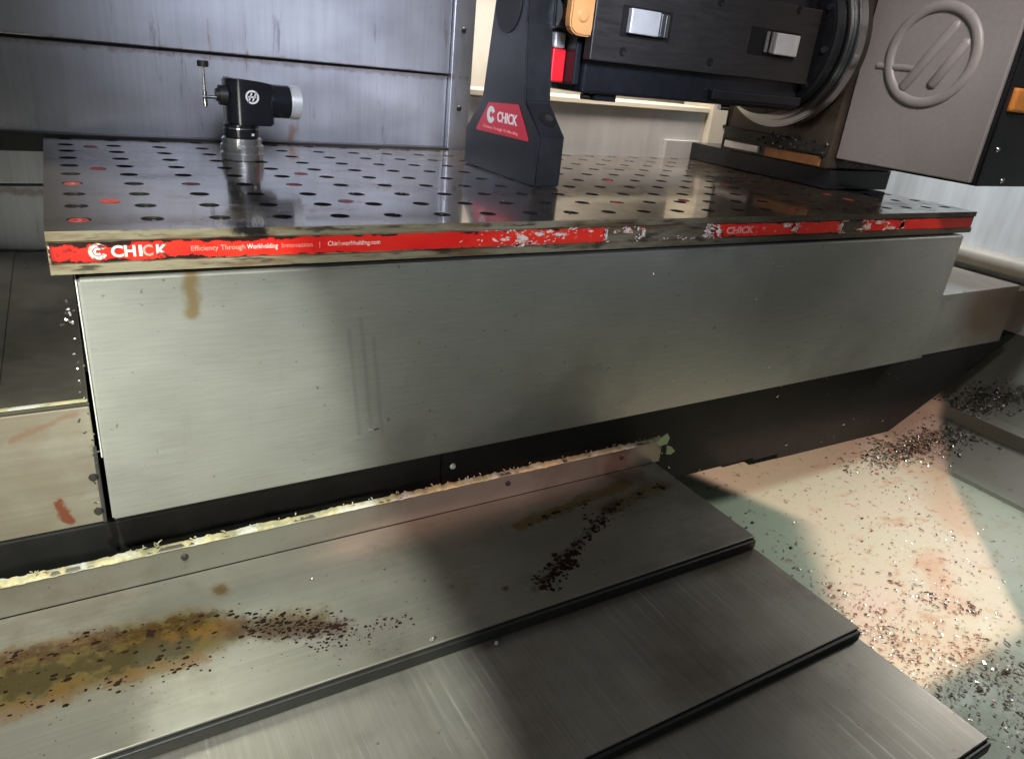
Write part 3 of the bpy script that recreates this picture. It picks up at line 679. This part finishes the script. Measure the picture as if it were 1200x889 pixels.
def emblem(bm, r, th, tw):
    arc_ring(bm, r - tw, r, 0, 2 * math.pi, th, 36)
    for x, y0, y1 in ((-.30 * r, -.80 * r, .62 * r), (.30 * r, -.62 * r, .80 * r)):
        t = bmesh.new(); sh = .40; w = tw * .42
        q = [(x - w + sh * y0, y0), (x + w + sh * y0, y0), (x + w + sh * y1, y1), (x - w + sh * y1, y1)]
        a = [t.verts.new((p[0], p[1], 0)) for p in q]; b = [t.verts.new((p[0], p[1], th)) for p in q]
        t.faces.new(a[::-1]); t.faces.new(b)
        for i in range(4): t.faces.new((a[i], a[(i + 1) % 4], b[(i + 1) % 4], b[i]))
        join(bm, t)
    t = bmesh.new(); a = [t.verts.new(p) for p in ((-.6 * r, -.12 * r, 0), (.6 * r, -.12 * r, 0), (.6 * r, .12 * r, 0), (-.6 * r, .12 * r, 0), (-.6 * r, -.12 * r, th), (.6 * r, -.12 * r, th), (.6 * r, .12 * r, th), (-.6 * r, .12 * r, th))]
    for f in ((3, 2, 1, 0), (4, 5, 6, 7), (0, 1, 5, 4), (1, 2, 6, 5), (2, 3, 7, 6), (3, 0, 4, 7)): t.faces.new([a[i] for i in f])
    join(bm, t)
bm = bm_(); emblem(bm, .0082, .0005, .0022); bm.transform(TO_XZ); bm.transform(Matrix.Translation((.2325, .3610, .0785))); obj('emblem', bm, M_['print'], bd)
put_text('probe', 0, 0, .0035, .014, M_['print'], ts, off=Vector((.262, .3642, .0735))) if False else None
bm = bm_(); box(bm, .2305, .2335, .3630, .3642, .0315, .0345); obj('mark', bm, M_['print'], ts)

# ------------------------------------------------------------------ black support column
co = empty('support_column', (.575, .29, 0), 'tall black flared support column with a red label, left of the black beam', 'support column')
bm = bm_(); prism_yz(bm, [(.193, .0005), (.193, .066), (.236, .104), (.250, .20), (.256, .34), (.318, .34), (.339, .225), (.357, .098), (.402, .054), (.402, .0005)], .555, .596, .0022)
cb = obj('body', bm, M_['blackblue'], co)
bm = bm_(); pts = [(.30 + .033 * math.cos(a), .2185 + .034 * math.sin(a)) for a in [2 * math.pi * k / 32 for k in range(32)]]
prism_yz(bm, pts, .5535, .5545); pts = [(.30 + .029 * math.cos(a), .2185 + .030 * math.sin(a)) for a in [2 * math.pi * k / 32 for k in range(32)]]
obj('pocket', bm, M_['slab'], co)
nrm = Vector((0, -(.104 - .066), (.236 - .193))).normalized(); nrm = Vector((0, -.66, .75))
bm = bm_(); cc = Vector((.579, .2135, .0845)); cyl(bm, cc - nrm * .002, nrm, .0125, .0032, 30); cyl(bm, cc + nrm * .0008, nrm, .0095, .0012, 24); obj('counterbore', bm, M_['hole'], co, smooth=True)
bm = bm_(); cyl(bm, cc + nrm * .001, nrm, .0062, .003, 20); cyl(bm, cc + nrm * .004, nrm, .003, .0003, 6); obj('bolt', bm, M_['dsteel'], co, smooth=True)
bm = bm_(); prism_yz(bm, [(.366, .0565), (.333, .0945), (.251, .0985), (.2175, .0580), (.2185, .0555), (.364, .0535)], .5541, .5546); lb = obj('label', bm, M_['label'], co)
def onleft(bm, y, z, sx=1):
    bm.transform(Matrix.Diagonal((sx, 1, 1, 1))); bm.transform(TO_YZ); bm.transform(Matrix.Translation((.5540, y, z)))
bm = bm_(); arc_ring(bm, .0045, .0115, R(25), R(335), .0003, 36); onleft(bm, .324, .0785); obj('emblem', bm, M_['print'], lb)
b, w = text_bm('CHICK', .019, 1, .0001, .0004); b.transform(Matrix.Diagonal((.056 / w, 1, 1, 1))); onleft(b, .306, .0715); obj('lettering', b, M_['print'], lb)
b, w = text_bm('Efficiency Through Workholding', .006, 1, .0001); b.transform(Matrix.Diagonal((.10 / w, 1, 1, 1))); onleft(b, .346, .0595); obj('lettering', b, M_['printw'], lb)

# ------------------------------------------------------------------ trunnion beam with clamps
tr = empty('fixture_beam', (.84, .26, .12), 'black horizontal fixture beam with two steel clamps, between column and round platter', 'fixture beam')
bm = bm_(); box(bm, .6245, 1.052, .200, .216, .1620, .2680, .0016); fpn = obj('front_plate', bm, M_['dsteel'], tr)
bm = bm_(); box(bm, .630, 1.058, .217, .335, .121, .30, .004); obj('beam_body', bm, M_['black'], tr)
bm = bm_(); box(bm, .86, 1.057, .206, .2165, .128, .142, .002); obj('lower_rail', bm, M_['blackblue'], tr)
for (x0, x1, s) in ((.676, .747, 1), (.915, 1.004, -1)):
    bm = bm_(); box(bm, x0 - .008, x1 + .006, .1993, .1998, .1945, .2315); obj('pocket', bm, M_['hole'], fpn)
    cl = bm_()
    if s > 0: box(cl, x0, x0 + .050, .1905, .1992, .199, .2285, .0015); ex = (x0 + .0525, x0 + .060, x0 + .062, x0 + .069)
    else: box(cl, x1 - .050, x1, .1905, .1992, .198, .2275, .0015); ex = (x1 - .060, x1 - .0525, x1 - .069, x1 - .062)
    cj = obj('clamp', cl, M_['alu'], tr)
    bm = bm_(); box(bm, ex[0], ex[1], .192, .1992, .199, .2275, .001); box(bm, ex[2], ex[3], .194, .1992, .199, .2275, .001); obj('clamp_rib', bm, M_['steel'], cj)
for x, z in ((.677, .1765), (.837, .177), (.837, .2535), (.677, .2535), (.998, .2625)):
    bm = bm_(); cyl(bm, (x, .2005, z), 'Y', .0058, -.0009, 20); h = obj('bolt_hole', bm, M_['hole'], fpn, smooth=True)
    bm = bm_(); cyl(bm, (x + .0015, .1998, z - .002), 'Y', .0022, -.0012, 10); obj('bolt', bm, M_['dsteel'], h, smooth=True)
bm = bm_(); cyl(bm, (.5965, .25, .214), 'X', .0170, .029, 32); cyl(bm, (.6045, .25, .214), 'X', .0176, .0022, 32); obj('shaft', bm, M_['steel'], tr, smooth=True)
bm = bm_(); pts = [(.592, .34), (.588, .205), (.590, .196), (.597, .190), (.606, .1885), (.622, .1885), (.6235, .195), (.6238, .34)]
prism_xz(bm, pts, .200, .214, .002); tn = obj('end_bracket', bm, M_['tan'], tr, label='warm-lit tan end bracket beside the dark front plate')
bm = bm_(); cyl(bm, (.6065, .1999, .212), 'Y', .0085, -.002, 24, r2=.006); obj('bolt', bm, M_['tan'], tn, smooth=True)
bm = bm_(); box(bm, .598, .619, .247, .28, .131, .172, .002); obj('red_block', bm, M_['redp'], tr)
bm = bm_(); box(bm, .600, .618, .249, .275, .1725, .192, .003); obj('valve_block', bm, M_['alu'], tr)
bm = bm_(); box(bm, .6195, .6295, .225, .33, .13, .20, .002); obj('bearing_block', bm, M_['black'], tr)
bm = bm_(); box(bm, .662, .699, .228, .26, .112, .1215, .001); fo = obj('foot_block', bm, M_['black'], tr)
bm = bm_(); cyl(bm, (.660, .240, .1165), 'X', .0045, -.012, 14); obj('bolt', bm, M_['steel'], fo, smooth=True)
bm = bm_(); cyl(bm, (.918, .245, .1165), 'X', .0042, .020, 14); obj('bolt', bm, M_['steel'], tr, smooth=True)

# ------------------------------------------------------------------ rotary table
rt = empty('rotary_table', (1.25, .3, 0), 'grey and black rotary table with an embossed motor cover and steel platter', 'rotary table')
bm = bm_(); box(bm, 1.150, 1.325, .187, .530, .0005, .0340, .0015); obj('riser_block', bm, M_['black'], rt)
bm = bm_(); box(bm, 1.135, 1.335, .186, .428, .0345, .42, .003); obj('housing', bm, M_['rustbody'], rt)
bm = bm_(); box(bm, 1.128, 1.1345, .19, .424, .056, .076, .002); obj('clamp_slot', bm, M_['slab'], rt)
bm = bm_(); box(bm, 1.128, 1.1345, .335, .420, .040, .052, .001); obj('alignment_strip', bm, M_['alu'], rt)
bm = bm_(); box(bm, 1.129, 1.1345, .198, .318, .037, .053, .001); obj('rusty_strip', bm, M_['rusty'], rt)
bm = bm_(); box(bm, 1.130, 1.1345, .425, .4285, .034, .42, .001); obj('corner_trim', bm, M_['slab'], rt)
bm = bm_(); cyl(bm, (1.059, .295, .229), 'X', .120, .026, 72, bev=.003); obj('faceplate', bm, M_['black'], rt, smooth=True)
bm = bm_(); cyl(bm, (1.0855, .295, .229), 'X', .1275, .006, 72, bev=.001); cyl(bm, (1.092, .295, .229), 'X', .139, .020, 80, bev=.002); pt = obj('platter', bm, M_['steel'], rt, smooth=True)
bm = bm_(); cyl(bm, (1.1125, .295, .229), 'X', .130, .022, 72); obj('neck', bm, M_['slab'], rt, smooth=True)
for a in (-38, -8, 24, 160):
    bm = bm_(); cyl(bm, (1.0590, .295 - .110 * math.cos(R(a)), .229 + .110 * math.sin(R(a))), 'X', .005, -.003, 14); obj('bolt', bm, M_['steel'], pt, smooth=True)
bm = bm_(); box(bm, 1.1585, 1.50, -.0445, .184, .0555, .42, .003); obj('motor_housing', bm, M_['blackblue'], rt)
bm = bm_(); box(bm, 1.1500, 1.1578, -.047, .183, .0530, .425, .0022, 3); mc = obj('motor_cover', bm, M_['grey'], rt, label='grey brown embossed motor cover')
# embossed emblem
yc, zc, rr = .068, .2185, .066
bm = bm_()
pts = [(1.1505, yc - rr * math.cos(a), zc + rr * math.sin(a)) for a in [2 * math.pi * k / 64 for k in range(64)]]
tube(bm, pts, .0078, 16, True)
for (a, b) in (((.100, .170), (.043, .262)), ((.055, .177), (.020, .240))):
    P_ = [Vector((1.1502, a[0] + (b[0] - a[0]) * q, a[1] + (b[1] - a[1]) * q)) for q in (-.04, 0, .03, .5, .97, 1, 1.04)]
    tube(bm, P_, [.002, .0060, .0078, .0080, .0078, .0060, .002], 16)
tube(bm, [(1.1505, .152, .2005), (1.1505, .12, .2), (1.1505, .078, .1985)], .0048, 12)
for v in bm.verts: v.co.x = 1.1500 + (v.co.x - 1.1500) * .62
obj('emblem', bm, M_['grey'], mc, smooth=True)
bm = bm_(); box(bm, 1.1579, 1.1584, -.0545, .1935, .0500, .425); box(bm, 1.1579, 1.17, -.0545, -.0525, .0500, .425, .0006); obj('cover_edge_strip', bm, M_['black'], rt)  # dark strip along the side edges of the motor cover
bm = bm_(); box(bm, 1.1705, 1.50, -.0520, -.0450, .0495, .152, .0012); ep = obj('end_plate', bm, M_['black'], rt)
for x, z in ((1.168, .058), (1.228, .058), (1.187, .102), (1.165, .146)):
    obj('screw', screw_bm((x, -.052, z), (0, -1, 0), .0042, .002), M_['steel'], ep, smooth=True)
bm = bm_(); box(bm, 1.172, 1.40, -.060, -.0450, .1535, .185, .004); obj('orange_lit_block', bm, M_['orange'], rt, label='orange-lit block above the black end plate')  # block added for an orange-lit patch, the light in its colour

# ------------------------------------------------------------------ chips, rust grains (uncountable)
def flake(bm, p, l, w, rn, mi, nrm=Vector((0, 0, 1))):
    a = rn.uniform(0, 2 * math.pi); u = Vector((math.cos(a), math.sin(a), 0)); v = Vector((-u.y, u.x, 0)); up = Vector((0, 0, 1))
    if abs(nrm.z) < .5: u = Vector((u.x, 0, u.y)); v = Vector((v.x, 0, v.y)); up = nrm
    p = Vector(p); k = rn.uniform(.1, .5); tilt = rn.uniform(-.3, .3)
    q = [p + u * (-l) + v * (-w), p + u * (-l) + v * w, p + v * w + up * (l * k), p - v * w + up * (l * k + tilt * w), p + u * l - v * w + up * l * .05, p + u * l + v * w * .6 + up * tilt * w]
    q = [bm.verts.new(i + up * .0004) for i in q]
    f1 = bm.faces.new((q[0], q[1], q[2], q[3])); f2 = bm.faces.new((q[3], q[2], q[5], q[4])); f1.material_index = f2.material_index = mi
def floor_z(x):
    for (xa, za), (xb, zb) in zip(prof, prof[1:]):
        if xa <= x <= xb: return za + (zb - za) * (x - xa) / (xb - xa)
    return FZ
CH = [M_['chip_s'], M_['chip_d'], M_['chip_b'], M_['chip_p']]
rn = random.Random(21); bm = bm_()
def sc(n, c, s, ang, lr, wts, hp=0.):
    ca, sa = math.cos(ang), math.sin(ang)
    for i in range(n):
        a, b = rn.gauss(0, s[0]), rn.gauss(0, s[1]); x, y = c[0] + a * ca - b * sa, c[1] + a * sa + b * ca
        if x < XE + .03 or x > 1.72: continue
        l = rn.uniform(*lr) * (1 if rn.random() > .1 else 1.8)
        pile = math.exp(-.5 * ((a / s[0]) ** 2 + (b / s[1]) ** 2)) * hp
        flake(bm, (x, y, floor_z(x) + .0006 + pile * rn.random()), l, l * rn.uniform(.2, .6), rn, rn.choices(range(len(wts)), wts)[0])
sc(900, (1.46, .035), (.045, .020), -.6, (.001, .0038), (8, 3, 1, 2), .014)
sc(500, (1.36, .04), (.05, .020), 0, (.0008, .0035), (9, 1, 2, 3), .006)
sc(700, (1.59, .0), (.050, .018), -.9, (.001, .0038), (8, 4, 1, 2), .010)
sc(700, (1.1, -.2), (.20, .10), R(40), (.0005, .0022), (4, 1, 5, 4))
sc(26, (1.1, -.2), (.18, .10), R(40), (.002, .0042), (4, 2, 2, 3))
sc(900, (.86, -.30), (.07, .040), R(75), (.0005, .0024), (2, 1, 5, 4), .002)
sc(420, (.94, -.42), (.07, .04), R(60), (.0008, .003), (2, 1, 5, 6), .005)
sc(70, (.88, -.05), (.05, .09), 0, (.0012, .0035), (2, 2, 3, 2))
sc(110, (1.03, -.27), (.035, .012), -.9, (.0008, .003), (4, 3, 3, 2))
for i in range(100):
    x, y = rn.choice(((rn.gauss(1.42, .07), rn.gauss(.03, .03)), (rn.gauss(1.05, .2), rn.gauss(-.2, .12)), (rn.gauss(.92, .06), rn.gauss(-.38, .05))))
    if x < XE + .03 or x > 1.7: continue
    a = rn.uniform(0, 6.28); L_ = rn.uniform(.003, .008); rr_ = rn.uniform(.0008, .0018); tw = rn.uniform(2, 7); w = rn.uniform(.0005, .0011); pv = None; mi = rn.choice((0, 0, 1, 2, 3))
    for q in range(9):
        t_ = q / 8; th = tw * t_; c = Vector((x + math.cos(a) * L_ * (t_ - .5) - math.sin(a) * rr_ * math.cos(th), y + math.sin(a) * L_ * (t_ - .5) + math.cos(a) * rr_ * math.cos(th), floor_z(x) + .0012 + rr_ * (1 + math.sin(th))))
        d_ = Vector((math.cos(a), math.sin(a), .3)) * w; pr_ = (bm.verts.new(c - d_), bm.verts.new(c + d_))
        if pv: bm.faces.new((pv[0], pv[1], pr_[1], pr_[0])).material_index = mi
        pv = pr_
obj('floor_chips', bm, None, mats=CH, kind='stuff', label='scattered metal chips lying on the pan floor at lower right', cat='metal chips')
rn = random.Random(5); bm = bm_()
def grain(p, r, sq=1.):
    n = 6; a0 = rn.random() * 6; ca = math.cos(a0); 
    ring = [bm.verts.new((p[0] + r * sq * math.cos(2 * math.pi * k / n) * rn.uniform(.6, 1.2), p[1] + r * math.sin(2 * math.pi * k / n) * rn.uniform(.6, 1.2), p[2])) for k in range(n)]
    top = bm.verts.new((p[0] + rn.uniform(-.3, .3) * r, p[1], p[2] + r * rn.uniform(.25, .6)))
    for k in range(n): bm.faces.new((ring[k], ring[(k + 1) % n], top))
WZ = -.3384
def grains(n, a, b, s, r, sq=1.):
    a, b = Vector(a), Vector(b); d = (b - a); pn = Vector((-d.y, d.x)).normalized()
    for i in range(n):
        t_ = rn.random(); q = a + d * t_ + pn * rn.gauss(0, s)
        if -.189 < q.y < -.008: grain((q.x, q.y, WZ), r[0] * (r[1] * 1.25 / r[0]) ** (rn.random() ** 1.8), sq * rn.uniform(.7, 1.3))
grains(170, (.385, -.163), (.455, -.128), .0065, (.0012, .0034))
grains(80, (.45, -.13), (.55, -.075), .004, (.0012, .003))
grains(40, (.50, -.085), (.64, -.058), .005, (.001, .003), 1.5)
grains(25, (.42, -.066), (.53, -.052), .003, (.001, .0022), 1.6)
grains(420, (.105, -.098), (.188, -.139), .0095, (.0004, .0018), 1.5)
grains(120, (-.10, -.058), (.12, -.083), .008, (.0004, .0021), 1.7)
grains(90, (-.10, -.09), (.09, -.10), .017, (.0004, .0019), 1.7)
grains(60, (-.10, -.115), (.07, -.128), .007, (.0004, .0016), 1.5)
grains(50, (.19, -.142), (.25, -.150), .005, (.0006, .0018))
grains(60, (.15, -.150), (.21, -.160), .008, (.0004, .0013))
grains(14, (-.03, -.12), (.08, -.13), .006, (.001, .0026), 1.4)
grains(110, (-.05, -.15), (.6, -.17), .03, (.0003, .0008))
grains(60, (.40, -.155), (.55, -.075), .013, (.0004, .001))
obj('rust_grains', bm, M_['rust'], kind='stuff', label='dark rust grains lying in two oily stains on the top way cover plate', cat='rust grains')
rn = random.Random(8); bm = bm_()
for i in range(46):        # stray slivers on plates, apron and panel
    q = rn.random()
    if q < .45:
        x = rn.uniform(.6, 1.3); flake(bm, (x, .0275, rn.uniform(-.41, -.275)), rn.uniform(.001, .003), .0006, rn, rn.choice((0, 0, 2)), Vector((0, -1, 0)))
    else:
        x = rn.uniform(.55, 1.28); flake(bm, (x, -.0050, rn.uniform(-.25, -.05)), rn.uniform(.0008, .0025), .0006, rn, 0, Vector((0, -1, 0)))
for i in range(60):
    hx, hy = rn.choice(HX[5:]), rn.choice(HY[:4]); flake(bm, (hx + rn.uniform(-.008, .008), hy + rn.uniform(-.006, .006), .0004), rn.uniform(.001, .003), .0008, rn, 0)
for x, y, z, l in ((.255, -.185, -.338, .004), (.252, -.193, -.353, .003), (.315, -.20, -.353, .004), (.18, -.06, -.338, .003), (.25, -.075, -.338, .002), (.62, -.16, -.338, .0015)):
    flake(bm, (x, y, z + .0005), l, l * .4, rn, 0)
flake(bm, (1.325, .024, -.150), .006, .0025, rn, 0); flake(bm, (1.40, .026, -.151), .004, .002, rn, 2)
flake(bm, (.262, -.0050, -.212), .006, .0008, rn, 0, Vector((0, -1, 0)))
for i in range(34):
    flake(bm, (rn.gauss(.0085, .0025), rn.uniform(.004, .022), rn.uniform(-.26, -.05)), rn.uniform(.0008, .002), .0008, rn, rn.choice((0, 1, 1)), Vector((0, -1, 0)))
for i in range(50):
    flake(bm, (1.1265, rn.gauss(.28, .04), rn.uniform(.054, .080)), rn.uniform(.0015, .004), .0018, rn, rn.choice((0, 1, 0)), Vector((0, -1, 0)))
obj('stray_chips', bm, None, mats=CH, kind='stuff', label='stray bright slivers stuck on the table, apron and plate', cat='metal chips')
